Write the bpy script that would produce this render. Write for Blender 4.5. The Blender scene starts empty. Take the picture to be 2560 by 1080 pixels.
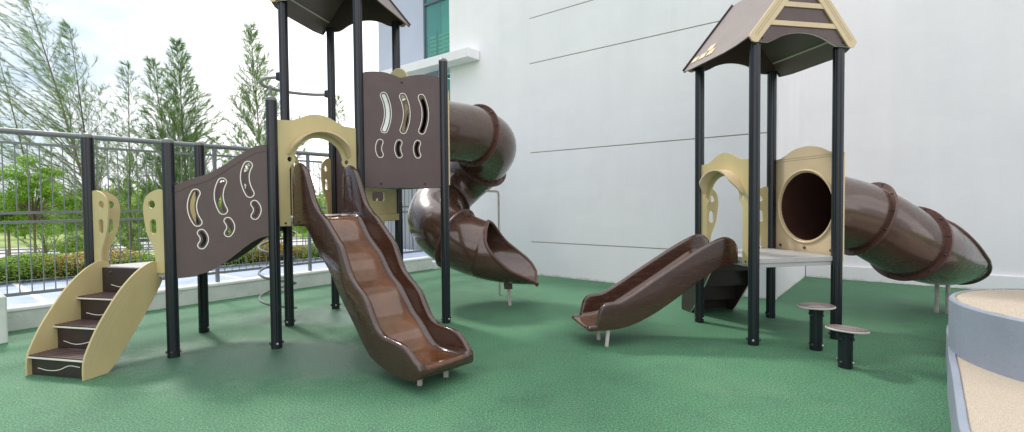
import bpy, math, random
from mathutils import Vector, Matrix
from mathutils.geometry import tessellate_polygon
C = bpy.context.scene.collection
R = math.radians
V3 = lambda *a: Vector(a if len(a) == 3 else (a[0], a[1], 0.0))

# ------------------------------------------------------------------ materials
def mat(name, base=(.5, .5, .5), rough=.5, metal=0., spec=.5):
    m = bpy.data.materials.new(name); m.use_nodes = True
    b = m.node_tree.nodes['Principled BSDF']
    b.inputs['Base Color'].default_value = (*base, 1); b.inputs['Roughness'].default_value = rough
    b.inputs['Metallic'].default_value = metal; b.inputs['Specular IOR Level'].default_value = spec
    return m
class NT:
    def __init__(s, m): s.t = m.node_tree; s.b = s.t.nodes['Principled BSDF']; s.n = s.t.nodes; s.l = s.t.links
    def add(s, ty, **kw):
        n = s.n.new(ty)
        for k, v in kw.items(): setattr(n, k, v)
        return n
    def coord(s, scale=(1, 1, 1)):
        c = s.add('ShaderNodeTexCoord'); m = s.add('ShaderNodeMapping'); m.inputs['Scale'].default_value = scale
        s.l.new(c.outputs['Object'], m.inputs['Vector']); return m.outputs['Vector']
    def noise(s, scale, detail=4, rough=.5, vec=None):
        n = s.add('ShaderNodeTexNoise'); n.inputs['Scale'].default_value = scale; n.inputs['Detail'].default_value = detail
        n.inputs['Roughness'].default_value = rough; s.l.new(vec if vec else s.coord(), n.inputs['Vector']); return n.outputs['Fac']
    def ramp(s, fac, stops):
        r = s.add('ShaderNodeValToRGB'); e = r.color_ramp.elements
        while len(e) < len(stops): e.new(.5)
        for i, (p, c) in enumerate(stops):
            e[i].position = p; e[i].color = (*c, 1) if isinstance(c, tuple) else (c, c, c, 1)
        s.l.new(fac, r.inputs['Fac']); return r.outputs['Color']
    def mix(s, fac, a, b, mode='MIX'):
        n = s.add('ShaderNodeMix', data_type='RGBA', blend_type=mode)
        for i, v in ((0, fac), (6, a), (7, b)):
            if hasattr(v, 'links'): s.l.new(v, n.inputs[i])
            elif isinstance(v, tuple): n.inputs[i].default_value = (*v, 1)
            else: n.inputs[i].default_value = v
        return n.outputs[2]
    def bump(s, h, dist=.01, strength=1.):
        n = s.add('ShaderNodeBump'); n.inputs['Distance'].default_value = dist; n.inputs['Strength'].default_value = strength
        s.l.new(h, n.inputs['Height']); s.l.new(n.outputs['Normal'], s.b.inputs['Normal'])
    def col(s, c): s.l.new(c, s.b.inputs['Base Color'])
    def rough(s, c): s.l.new(c, s.b.inputs['Roughness'])

def weathered(name, base, rough=.45, var=.18, scale=3., streak=None, bump=.0008, bscale=60, spec=.5, metal=0):
    m = mat(name, base, rough, metal, spec); n = NT(m)
    lo = tuple(c*(1-var) for c in base); hi = tuple(min(1, c*(1+var*.6)) for c in base)
    f = n.noise(scale, 6, .6, n.coord(streak or (1, 1, 1)))
    c = n.ramp(f, [(.3, lo), (.7, hi)]); n.col(c)
    g = n.noise(scale*5, 5, .65)
    n.rough(n.ramp(g, [(.3, max(.02, rough-.08)), (.75, min(1, rough+.14))]))
    n.bump(n.noise(bscale, 3), bump)
    return m

M = {}
# rubber granule surface
m = mat('rubber', (.1, .27, .14), .6); n = NT(m)
big = n.noise(.45, 5, .6); mid = n.noise(2.1, 7, .68); fine = n.noise(240, 2, .6); gr = n.noise(74, 5, .85); gm = n.noise(38, 5, .85)
c0 = n.ramp(big, [(.3, (.050, .175, .080)), (.55, (.068, .22, .100)), (.75, (.092, .25, .122))])
# worn, washed-out zone where children run below the bridge and the wavy slide
def zone(cx, cy, rx, ry):
    mp_ = n.add('ShaderNodeMapping'); mp_.inputs['Location'].default_value = (-cx/rx, -cy/ry, 0); mp_.inputs['Scale'].default_value = (1/rx, 1/ry, 1); tc_ = n.add('ShaderNodeTexCoord')
    n.l.new(tc_.outputs['Object'], mp_.inputs['Vector']); ln = n.add('ShaderNodeVectorMath', operation='LENGTH'); n.l.new(mp_.outputs[0], ln.inputs[0])
    a_ = n.add('ShaderNodeMath', operation='MULTIPLY_ADD'); n.l.new(mid, a_.inputs[0]); a_.inputs[1].default_value = 1.5; n.l.new(ln.outputs['Value'], a_.inputs[2]); return n.ramp(a_.outputs[0], [(.78/2, 1.), (1.55/2, 0.)]) if 0 else a_.outputs[0]
def zmask(*a):
    r_ = n.add('ShaderNodeMapRange'); n.l.new(zone(*a), r_.inputs['Value']); r_.inputs['From Min'].default_value = 1.05; r_.inputs['From Max'].default_value = 1.75; r_.inputs['To Min'].default_value = 1.; r_.inputs['To Max'].default_value = 0.; return r_.outputs[0]
z1, z2 = zmask(-2.3, 4.75, 1.9, .95), zmask(-2.5, 6.6, 1.6, .7)
zm = n.add('ShaderNodeMath', operation='MAXIMUM'); n.l.new(z1, zm.inputs[0]); n.l.new(z2, zm.inputs[1]); zw = zm.outputs[0]
zs_ = n.add('ShaderNodeMath', operation='MULTIPLY'); n.l.new(zw, zs_.inputs[0]); zs_.inputs[1].default_value = .6
bl_ = n.noise(.8, 6, .7); c0 = n.mix(n.ramp(bl_, [(.52, 0.), (.7, .6)]), c0, (.13, .25, .14)); c1 = n.mix(n.ramp(mid, [(.50, 0.), (.70, .6)]), c0, (.035, .10, .060))
c1 = n.mix(zs_.outputs[0], c1, (.075, .125, .115))
c1 = n.mix(n.ramp(gm, [(.36, .35), (.50, 0.)]), c1, (.035, .12, .065))
c2 = n.mix(n.ramp(gr, [(.40, 1.), (.49, 0.)]), c1, (.008, .035, .022))
c3 = n.mix(n.ramp(gr, [(.52, 0.), (.62, .7)]), c2, (.22, .43, .27))
c3 = n.mix(n.ramp(fine, [(.38, .5), (.52, 0.)]), c3, (.02, .07, .045))
spk = n.add('ShaderNodeTexVoronoi'); spk.inputs['Scale'].default_value = 3.6; n.l.new(n.coord(), spk.inputs['Vector'])
sp = n.ramp(spk.outputs['Distance'], [(.016, 1.), (.026, 0.)])
c4 = n.mix(sp, c3, (.5, .5, .42)); n.col(c4)
n.rough(n.ramp(zw, [(0., .72), (.7, .36)])); n.b.inputs['Specular IOR Level'].default_value = .45
n.bump(n.mix(.5, gr, gm), .006)
M['rubber'] = m
# painted render wall
m = mat('white_render', (.74, .76, .77), .75, spec=.3); n = NT(m)
a = n.noise(.5, 6, .6); st = n.noise(1.6, 5, .6, n.coord((1, 1, .12))); fl = n.noise(14, 6, .7)
c = n.ramp(a, [(.3, (.80, .785, .81)), (.7, (.875, .86, .88))])
c = n.mix(n.ramp(st, [(.42, 0.), (.75, .5)]), c, (.745, .735, .75))
c = n.mix(n.ramp(fl, [(.55, 0.), (.8, .12)]), c, (.55, .56, .55)); pt_ = n.noise(.9, 2, .4, n.coord((1, 1, 2.2))); c = n.mix(n.ramp(pt_, [(.545, 0.), (.56, .10)]), c, (.93, .93, .94)); 
gz_ = n.add('ShaderNodeSeparateXYZ'); n.l.new(n.coord(), gz_.inputs[0]); dn = n.noise(7, 6, .7)
ad = n.add('ShaderNodeMath', operation='MULTIPLY_ADD'); n.l.new(dn, ad.inputs[0]); ad.inputs[1].default_value = -.16; n.l.new(gz_.outputs['Z'], ad.inputs[2])
c = n.mix(n.ramp(ad.outputs[0], [(-0.0, .0), (.0, .0)]), c, c) if 0 else c
rr_ = n.add('ShaderNodeMapRange'); n.l.new(ad.outputs[0], rr_.inputs['Value']); rr_.inputs['From Min'].default_value = -.09; rr_.inputs['From Max'].default_value = -.045; rr_.inputs['To Min'].default_value = .75; rr_.inputs['To Max'].default_value = 0.
c = n.mix(rr_.outputs[0], c, (.40, .37, .24))
n.col(c); n.bump(n.noise(16, 5, .5), .0012)
M['wall'] = m
m = mat('kerb_render', (.6, .64, .6), .8, spec=.3); n = NT(m)
a = n.noise(1.8, 7, .7); d = n.noise(9, 8, .75)
c = n.ramp(a, [(.3, (.50, .55, .51)), (.7, (.72, .75, .72))]); c = n.mix(n.ramp(d, [(.55, 0.), (.75, .55)]), c, (.3, .32, .27)); n.col(c)
n.bump(d, .004); M['kerb'] = m
M['coping'] = weathered('white_coping', (.82, .83, .84), .6, .08, 2)
M['grey_facade'] = weathered('grey_facade', (.47, .50, .62), .7, .06, 1.)
M['grey_clad'] = weathered('grey_cladding', (.34, .36, .38), .5, .06, 1.)
M['groove'] = mat('wall_groove', (.40, .36, .30), .9)
M['stain'] = mat('stain', (.45, .33, .12), .9)
M['cream'] = weathered('cream_plastic', (.53, .44, .22), .42, .13, 2.2, (1, 1, .5), .0006, 90)
M['cream_pale'] = weathered('pale_cream_plastic', (.63, .49, .31), .4, .09, 2.2)
M['cream_dark'] = mat('cream_groove', (.36, .29, .15), .6)
M['brown'] = weathered('brown_board', (.092, .060, .058), .40, .15, 3, None, .0006, 140)
M['brown_dark'] = weathered('dark_brown_board', (.032, .022, .021), .36, .2, 3)
M['roof'] = weathered('roof_board', (.185, .145, .135), .42, .12, 2, (1, 1, 3))
M['white_line'] = mat('engraved_line', (.80, .76, .68), .5)
M['ring_grey'] = mat('ring_line', (.42, .37, .34), .5)
M['white_edge'] = mat('board_edge', (.72, .68, .6), .5)
m = weathered('slide_plastic', (.050, .021, .012), .19, .22, 2.5, None, .0010, 6); M['slide'] = m
n = NT(m); n.b.inputs['Coat Weight'].default_value = .6; n.b.inputs['Coat Roughness'].default_value = .04
sc = n.noise(5, 9, .75, n.coord((1.2, 1.2, 5))); old = n.b.inputs['Base Color'].links[0].from_socket
n.col(n.mix(n.ramp(sc, [(.60, 0.), (.72, .22)]), old, (.17, .10, .07))); n.rough(n.ramp(sc, [(.45, .17), (.68, .42)]))
m = weathered('tube_plastic', (.078, .038, .027), .24, .25, 2.2, (1, 1, .6), .0004, 5); M['tube'] = m
NT(m).b.inputs['Coat Weight'].default_value = .7; NT(m).b.inputs['Coat Roughness'].default_value = .06
M['slide_bed'] = weathered('slide_bed_plastic', (.125, .048, .016), .15, .35, 4, None, .0008, 6); NT(M['slide_bed']).b.inputs['Coat Weight'].default_value = .4; NT(M['slide_bed']).b.inputs['Coat Roughness'].default_value = .04  # bed faces coloured lighter and more orange than the slide sides
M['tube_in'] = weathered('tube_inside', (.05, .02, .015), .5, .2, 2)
M['rim'] = weathered('flange_plastic', (.10, .045, .036), .3, .2, 4)
M['post'] = mat('post_coating', (.011, .013, .018), .27)
M['cap'] = weathered('post_cap', (.13, .14, .13), .38, .15, 5)
M['bolt'] = mat('bolt', (.03, .03, .035), .3); M['steel'] = mat('steel_bolt', (.6, .58, .54), .3, .9)
M['fence'] = weathered('fence_paint', (.165, .18, .185), .42, .12, 3)
M['pipe'] = weathered('grey_pipe', (.25, .255, .24), .38, .12, 5)
M['leg'] = weathered('galvanised_leg', (.50, .46, .42), .5, .2, 9)
M['deck'] = weathered('deck_coating', (.40, .40, .385), .45, .1, 4)
M['drum'] = weathered('grey_paint', (.235, .265, .32), .6, .12, 2.5, None, .002, 40)
m = mat('pebble', (.5, .42, .3), .9); n = NT(m); v = n.add('ShaderNodeTexVoronoi'); v.inputs['Scale'].default_value = 130
n.l.new(n.coord(), v.inputs['Vector']); f = n.noise(240, 3, .6); g = n.noise(2.2, 5, .6)
c = n.ramp(f, [(.34, (.24, .20, .15)), (.5, (.42, .365, .285)), (.66, (.58, .53, .45))]); c = n.mix(n.ramp(v.outputs['Distance'], [(.42, 0.), (.62, .3)]), c, (.30, .22, .14))
c = n.mix(n.ramp(g, [(.45, 0.), (.7, .5)]), c, (.36, .31, .25)); n.col(c); n.bump(v.outputs['Distance'], .0018); M['pebble'] = m
m = mat('wash', (.3, .3, .18), .95); n = NT(m); n.col(n.ramp(n.noise(60, 5, .8), [(.4, (.07, .06, .04)), (.65, (.5, .46, .3))])); M['grit'] = m
m = mat('blue_tile', (.36, .44, .62), .42); n = NT(m); a = n.noise(1.4, 5, .6)
n.col(n.ramp(a, [(.3, (.30, .38, .58)), (.7, (.43, .51, .70))])); n.rough(n.ramp(n.noise(5, 5), [(.3, .3), (.7, .5)])); M['tile'] = m
M['asphalt'] = weathered('pale_road', (.42, .42, .41), .9, .1, .3)
m = mat('verge', (.15, .2, .05), .95); n = NT(m); n.col(n.ramp(n.noise(.6, 8, .7), [(.3, (.13, .21, .045)), (.6, (.28, .36, .1)), (.8, (.4, .34, .16))])); M['verge'] = m
def leafmat(name, col, tr=.35, rough=.5):
    m = mat(name, col, rough); t = m.node_tree; b = t.nodes['Principled BSDF']; o = t.nodes['Material Output']
    x = t.nodes.new('ShaderNodeBsdfTranslucent'); x.inputs['Color'].default_value = (min(1, col[0]*1.6), min(1, col[1]*1.6), col[2], 1)
    k = t.nodes.new('ShaderNodeMixShader'); k.inputs[0].default_value = tr
    t.links.new(b.outputs[0], k.inputs[1]); t.links.new(x.outputs[0], k.inputs[2]); t.links.new(k.outputs[0], o.inputs['Surface']); return m
M['needle'] = [leafmat('needle_a', (.12, .21, .085), .4), leafmat('needle_b', (.19, .29, .11), .45), leafmat('needle_c', (.09, .155, .09), .35)]
M['leaf'] = [leafmat('leaf_a', (.20, .36, .04), .45), leafmat('leaf_b', (.10, .21, .03), .4), leafmat('leaf_c', (.23, .36, .06), .5)]
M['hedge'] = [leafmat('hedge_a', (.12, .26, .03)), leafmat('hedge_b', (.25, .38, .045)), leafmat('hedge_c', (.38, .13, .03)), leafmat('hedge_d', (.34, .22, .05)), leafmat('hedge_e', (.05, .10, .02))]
M['wood'] = [leafmat('wood_a', (.22, .32, .09), .4), leafmat('wood_b', (.15, .25, .06), .4), leafmat('wood_c', (.30, .40, .13), .4)]
M['bark'] = weathered('bark', (.17, .13, .10), .9, .3, 9, (1, 1, .3), .01, 20)
m = mat('glass', (.30, .55, .52), .05); n = NT(m); n.b.inputs['Specular IOR Level'].default_value = .9
t = m.node_tree; x = t.nodes.new('ShaderNodeBsdfTransparent'); x.inputs['Color'].default_value = (.66, .95, .92, 1)
k = t.nodes.new('ShaderNodeMixShader'); k.inputs[0].default_value = .78
t.links.new(n.b.outputs[0], k.inputs[1]); t.links.new(x.outputs[0], k.inputs[2]); t.links.new(k.outputs[0], t.nodes['Material Output'].inputs['Surface']); M['glass'] = m
M['room'] = mat('room', (.75, .85, .82), .8); M['blind'] = mat('blind', (.62, .52, .34), .6); M['frame'] = mat('window_frame', (.10, .13, .16), .4)
M['car'] = mat('car_paint', (.75, .77, .8), .2); M['carglass'] = mat('car_glass', (.04, .05, .06), .1); M['tyre'] = mat('tyre', (.02, .02, .02), .8)

# ------------------------------------------------------------------ mesh builder
class MB:
    def __init__(s): s.v = []; s.f = []; s.m = []; s.mats = []
    def mi(s, k):
        mm = M[k] if isinstance(k, str) else k
        if mm not in s.mats: s.mats.append(mm)
        return s.mats.index(mm)
    def face(s, idx, k): s.f.append(idx); s.m.append(k)
    def box(s, O, ux, uy, uz, k):
        """O corner, three edge vectors"""
        k = s.mi(k); b = len(s.v); O, ux, uy, uz = map(Vector, (O, ux, uy, uz))
        for dz in (0, 1):
            for dx, dy in ((0, 0), (1, 0), (1, 1), (0, 1)): s.v.append(O+ux*dx+uy*dy+uz*dz)
        fl = ux.cross(uy).dot(uz) < 0
        for f in ((3, 2, 1, 0), (4, 5, 6, 7), (0, 1, 5, 4), (1, 2, 6, 5), (2, 3, 7, 6), (3, 0, 4, 7)):
            f = [b+i for i in f]; s.face(f[::-1] if fl else f, k)
    def prism(s, poly, holes, P, y0, y1, k, kedge=None):
        """poly/holes 2-D loops, P(a,b,y)->3-D; extruded y0..y1"""
        k = s.mi(k); ke = s.mi(kedge) if kedge else k
        loops = [poly]+list(holes); b = len(s.v); flat = [p for l in loops for p in l]; N = len(flat)
        for y in (y0, y1):
            for p in flat: s.v.append(P(p[0], p[1], y))
        for t in tessellate_polygon([[Vector((p[0], p[1], 0)) for p in l] for l in loops]):
            s.face([b+i for i in t], k); s.face([b+N+i for i in t][::-1], k)
        o = 0
        for li, l in enumerate(loops):
            n = len(l); kk = ke if li == 0 else k
            for i in range(n):
                j = (i+1) % n; s.face([b+o+i, b+o+j, b+N+o+j, b+N+o+i], kk)
            o += n
    def tube(s, pts, r, k, n=10, closed=False, caps=True):
        k = s.mi(k); pts = [Vector(p) for p in pts]; m = len(pts); b = len(s.v)
        rr = r if isinstance(r, (list, tuple)) else [r]*m
        prev = None
        for i, p in enumerate(pts):
            if closed: t = pts[(i+1) % m]-pts[i-1]
            else: t = pts[min(i+1, m-1)]-pts[max(i-1, 0)]
            t.normalize()
            if prev is None: a = t.orthogonal().normalized()
            else: a = (prev-t*prev.dot(t)).normalized()
            prev = a; c = t.cross(a)
            for j in range(n):
                q = 2*math.pi*j/n; s.v.append(p+(a*math.cos(q)+c*math.sin(q))*rr[i])
        for i in range(m if closed else m-1):
            i2 = (i+1) % m
            for j in range(n): j2 = (j+1) % n; s.face([b+i*n+j, b+i*n+j2, b+i2*n+j2, b+i2*n+j], k)
        if caps and not closed:
            s.face([b+j for j in range(n)][::-1], k); s.face([b+(m-1)*n+j for j in range(n)], k)
    def lathe(s, O, axis, prof, k, n=24, rf=None):
        """prof = [(r,h)] along axis"""
        k = s.mi(k); O = Vector(O); ax = Vector(axis).normalized(); a = ax.orthogonal().normalized()
        if abs(ax.z) > .9: a = Vector((1, 0, 0)); a = (a-ax*a.dot(ax)).normalized()
        c = ax.cross(a); b = len(s.v); m = len(prof)
        for (r, h) in prof:
            for j in range(n):
                q = 2*math.pi*j/n; q_ = r*(rf(j) if rf else 1); s.v.append(O+ax*h+(a*math.cos(q)+c*math.sin(q))*q_)
        for i in range(m-1):
            for j in range(n): j2 = (j+1) % n; s.face([b+i*n+j, b+i*n+j2, b+(i+1)*n+j2, b+(i+1)*n+j], k)
        s.face([b+j for j in range(n)][::-1], k); s.face([b+(m-1)*n+j for j in range(n)], k)
    def ball(s, O, r, k, axis=(0, 0, 1), sq=.7, n=8):
        s.lathe(O, axis, [(r*math.sin(q), -r*sq*math.cos(q)) for q in (.15, .6, 1.1, 1.57, 2.05, 2.5, 2.99)], k, n)
    def ribbon(s, pts, P, y, w, k, closed=True, h=.0012):
        """thin raised line following 2-D pts on a panel face"""
        kk = s.mi(k); b = len(s.v); n = len(pts)
        for i, p in enumerate(pts):
            a = Vector(pts[i-1]) if (i or closed) else Vector(p); c = Vector(pts[(i+1) % n]) if (i < n-1 or closed) else Vector(p)
            t = (c-a).normalized(); nn = Vector((-t.y, t.x))*w/2; p = Vector(p)
            s.v.append(P(p.x-nn.x, p.y-nn.y, y)); s.v.append(P(p.x+nn.x, p.y+nn.y, y))
        for i in range(n if closed else n-1):
            j = (i+1) % n; s.face([b+2*i, b+2*j, b+2*j+1, b+2*i+1], kk)
    def grid(s, rows, k, closed=False, flip=False):
        k = s.mi(k); b = len(s.v); n = len(rows[0])
        for r in rows: s.v.extend(Vector(p) for p in r)
        for i in range(len(rows)-1):
            for j in range(n if closed else n-1):
                j2 = (j+1) % n; f = [b+i*n+j, b+i*n+j2, b+(i+1)*n+j2, b+(i+1)*n+j]; s.face(f[::-1] if flip else f, k)
    def build(s, name, parent=None, smooth=35, bevel=0, loc=None, recalc=True):
        o = Vector(loc) if loc is not None else (root_of(parent) if parent else Vector())
        me = bpy.data.meshes.new(name); me.from_pydata([tuple(Vector(p)-o) for p in s.v], [], s.f)
        for mm in s.mats: me.materials.append(mm)
        me.polygons.foreach_set('material_index', s.m)
        if recalc:
            import bmesh
            bm = bmesh.new(); bm.from_mesh(me); bmesh.ops.recalc_face_normals(bm, faces=bm.faces); bm.to_mesh(me); bm.free()
        if smooth: me.shade_smooth(); me.set_sharp_from_angle(angle=R(smooth))
        me.update(); ob = bpy.data.objects.new(name, me); C.objects.link(ob)
        if parent: ob.parent = parent
        else: ob.location = o
        if bevel:
            md = ob.modifiers.new('bevel', 'BEVEL'); md.width = bevel; md.segments = 2; md.limit_method = 'ANGLE'; md.angle_limit = R(40)
            md.harden_normals = False
        return ob
def root_of(o):
    while o.parent: o = o.parent
    return Vector(o.location)
def tag(o, label, cat, group=None):
    o['label'] = label; o['category'] = cat
    if group: o['group'] = group
    return o
def thing(name, loc, label, cat, group=None):
    o = bpy.data.objects.new(name, None); C.objects.link(o); o.location = loc; o.empty_display_size = .2
    return tag(o, label, cat, group)
def struct(o): o['kind'] = 'structure'; return o

# ------------------------------------------------------------------ 2-D helpers
def cr(pts, n=8, closed=False):
    """Catmull-Rom through points (2-D or 3-D tuples)"""
    P = [Vector(p) for p in pts]; N = len(P); out = []
    for i in range(N if closed else N-1):
        p1, p2 = P[i], P[(i+1) % N]
        p0 = P[i-1] if (i or closed) else p1*2-p2; p3 = P[(i+2) % N] if (i+2 < N or closed) else p2*2-p1
        for j in range(n):
            t = j/n
            out.append(.5*((2*p1)+(p2-p0)*t+(2*p0-5*p1+4*p2-p3)*t*t+(3*p1-p0-3*p2+p3)*t**3))
    if not closed: out.append(P[-1])
    return [tuple(p) for p in out]
def circ2(cx, cy, r, n=20, ry=None): return [(cx+r*math.cos(2*math.pi*i/n), cy+(ry or r)*math.sin(2*math.pi*i/n)) for i in range(n)]
def capsule(cx, cy, r, h, n=8):
    return [(cx+r*math.cos(a), cy+h+r*math.sin(a)) for a in [math.pi*i/n for i in range(n+1)]]+[(cx+r*math.cos(a), cy-h+r*math.sin(a)) for a in [math.pi+math.pi*i/n for i in range(n+1)]]
def banana(p0, pm, p2, w, n=10):
    """capsule along the arc p0-pm-p2, half width w"""
    p0, pm, p2 = map(Vector, (p0, pm, p2)); q = pm*2-(p0+p2)*.5
    L = [(1-t)**2*p0+2*t*(1-t)*q+t*t*p2 for t in [i/n for i in range(n+1)]]
    T = [(L[min(i+1, n)]-L[max(i-1, 0)]).normalized() for i in range(n+1)]
    N = [Vector((-t.y, t.x)) for t in T]
    out = [tuple(L[i]+N[i]*w) for i in range(n+1)]
    for a in range(1, 7):
        q = math.pi*a/7; out.append(tuple(L[n]+N[n]*w*math.cos(q)+T[n]*w*math.sin(q)))
    out += [tuple(L[i]-N[i]*w) for i in range(n, -1, -1)]
    for a in range(1, 7):
        q = math.pi*a/7; out.append(tuple(L[0]-N[0]*w*math.cos(q)-T[0]*w*math.sin(q)))
    return out
def frame(a, b, out, scale=True):
    """panel frame from post a to post b; s is metres from a, y towards `out`"""
    a, b = V3(*a), V3(*b); ux = (b-a).normalized(); n = Vector((ux.y, -ux.x, 0))
    if n.dot(Vector((*out, 0))) < 0: n = -n
    return lambda s, z, y=0.: a+ux*s+n*y+Vector((0, 0, z))

# ------------------------------------------------------------------ camera
cd = bpy.data.cameras.new('Camera'); cam = bpy.data.objects.new('Camera', cd); C.objects.link(cam)
cd.sensor_width = 36; cd.lens = 17.377; cd.clip_end = 2000; cd.clip_start = .05; cd.shift_y = .0004
pitch, roll = .0288, -.0089
fw = Vector((0, math.cos(pitch), -math.sin(pitch))); rt = Vector((1, 0, 0)); up = rt.cross(fw)
r2 = rt*math.cos(roll)+up*math.sin(roll); u2 = -rt*math.sin(roll)+up*math.cos(roll)
cam.matrix_world = Matrix(((r2.x, u2.x, -fw.x, 0), (r2.y, u2.y, -fw.y, 0), (r2.z, u2.z, -fw.z, 1.5), (0, 0, 0, 1)))
bpy.context.scene.camera = cam

# ------------------------------------------------------------------ site frame: s along the white wall, n towards it
WX, WN = Vector((.782, -.6233, 0)), Vector((.6233, .782, 0))
def S(s, n, z=0.): return WX*s+WN*n+Vector((0, 0, z))
def sbox(mb, s0, s1, n0, n1, z0, z1, k): mb.box(S(s0, n0, z0), WX*(s1-s0), WN*(n1-n0), Vector((0, 0, z1-z0)), k)

# ground / terrain
def terrain_z(s):
    if s > -13: return -.06
    if s < -26: return -4.
    t = (-13-s)/13; return -.06-3.94*(t*t*(3-2*t))
mb = MB(); ss = [40, 10, -8, -13, -14.5, -16, -18, -20, -22, -24, -26, -40, -90, -400]
ns = [-400, -60, -20, 0, 20, 60, 400]
mb.grid([[S(s, n_, terrain_z(s)) for n_ in ns] for s in ss], 'verge'); g = mb.build('ground', smooth=60); struct(g)
mb = MB(); mb.grid([[S(-8.41, -14, 0), S(-8.41, 11.1, 0)], [S(14, -14, 0), S(14, 11.1, 0)]], 'rubber'); o = mb.build('rubber_floor', smooth=0); struct(o)
mb = MB(); sbox(mb, -12.2, -8.62, -8, 11.5, -.3, .265, 'tile')
for nn in (-1.2, 1.2, 3.6, 6.0, 8.4): sbox(mb, -12.2, -8.62, nn-.035, nn+.035, .265, .269, 'coping')
o = mb.build('paved_terrace', smooth=0); struct(o)
mb = MB(); sbox(mb, -12.2, -10.6, 7.0, 12, .2, .272, 'asphalt')
# road far below
mb = MB(); A, B = Vector((-90, 34, -3.93)), Vector((40, 100, -3.93)); d = (B-A).normalized(); nr = Vector((-d.y, d.x, 0))
mb.grid([[A, A+nr*16], [B, B+nr*16]], 'asphalt'); o = mb.build('road', smooth=0); struct(o)

# kerb wall
t = thing('kerb_wall', S(-8.5, 2, 0), 'low white rendered kerb wall along the rubber floor under the metal fence', 'wall')
mb = MB(); sbox(mb, -8.62, -8.4, -6, 7.62, 0, .235, 'kerb'); mb.build('wall_face', t, 0, .006)
mb = MB(); sbox(mb, -8.62, -8.385, -6, 7.62, .235, .275, 'coping'); mb.build('coping', t, 0, .008)
mb = MB(); sbox(mb, -8.7, -8.30, 7.62, 8.24, 0, .16, 'kerb'); mb.build('low_step', t, 0, .008)
mb = MB(); sbox(mb, -8.38, -7.70, -1.6, .76, 0, .52, 'kerb'); o = mb.build('concrete_block', None, 0, .015, loc=S(-8, 0, 0))
tag(o, 'short thick white rendered block at the left end of the kerb', 'block')

# ------------------------------------------------------------------ fence
t = thing('metal_fence', S(-8.55, 3, .27), 'grey metal railing with thin vertical bars standing on the white kerb', 'fence')
FS = -8.55
mb = MB(); mb.tube([S(FS, -6, 2.42), S(FS, 8.2, 2.42)], .036, 'fence', 14); mb.build('top_rail', t)
for i in range(10):
    nn = .08+1.56*i-1.56*3; nn = 3.2+1.56*(i-6)
    if nn > 8.3: continue
    mb = MB(); sbox(mb, FS-.025, FS+.025, nn-.025, nn+.025, .27, 2.40, 'fence'); mb.build('fence_post', t, 0, .004)
    if nn+1.56 < 8.3:
        a, b = nn+.025, nn+1.535
        mb = MB()
        for z0, z1 in ((2.265, 2.295), (1.405, 1.44), (1.29, 1.325), (.40, .44)): sbox(mb, FS-.02, FS+.02, a, b, z0, z1, 'fence')
        k = 0; bars = [nn+.11*(j+1)-.0 for j in range(14)]
        for bb in bars:
            if bb > b-.04: continue
            mb.tube([S(FS, bb, 1.44), S(FS, bb, 2.265)], .0065, 'fence', 6); mb.tube([S(FS, bb, .44), S(FS, bb, 1.29)], .0065, 'fence', 6)
        mb.build('bar_panel', t, 40)

# ------------------------------------------------------------------ building
bld = thing('white_building', S(-5, 8.23, 0), 'tall white rendered building wall with thin horizontal joints and a window ledge', 'building')
mb = MB()
poly = [(-8.4, 8.25), (-1.52, 8.25), (-1.52, 11.05), (14, 11.05), (14, 14), (-8.4, 14)]
mb.prism(poly, [], lambda a, b, y: S(a, b, y), 0, 10.5, 'wall'); mb.build('wall', bld, 0)
mb = MB()
gz = [.678, 2.511, 4.328, 5.243]; z0 = 0.; g = .009
for z in gz+[10.5]:
    z1 = z-g if z < 10 else z
    sbox(mb, -6.06, -1.62, 8.225, 8.25, z0, z1, 'wall'); z0 = z+g
mb.build('wall_skin', bld, 0)
mb = MB(); sbox(mb, -6.77, -6.06, 8.225, 8.25, 0, 10.5, 'wall'); sbox(mb, -1.62, -1.5, 8.225, 8.25, 0, 10.5, 'wall')
mb.build('wall_margin', bld, 0)
for z in gz:
    mb = MB(); sbox(mb, -6.06, -1.62, 8.241, 8.2475, z-g+.001, z+g-.001, 'groove'); mb.build('joint', bld, 0)
mb = MB(); sbox(mb, -1.5, 14, 11.0, 11.05, 0, .26, 'wall'); mb.build('skirting', bld, 0, .008)
mb = MB(); mb.box((3, -12, 0), (16, 0, 0), (0, 3, 0), (0, 0, 6.5), 'grey_facade'); mb.build('unseen_light_blocker', bld, 0)  # unseen block added behind the camera to darken reflections and the right wall
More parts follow.
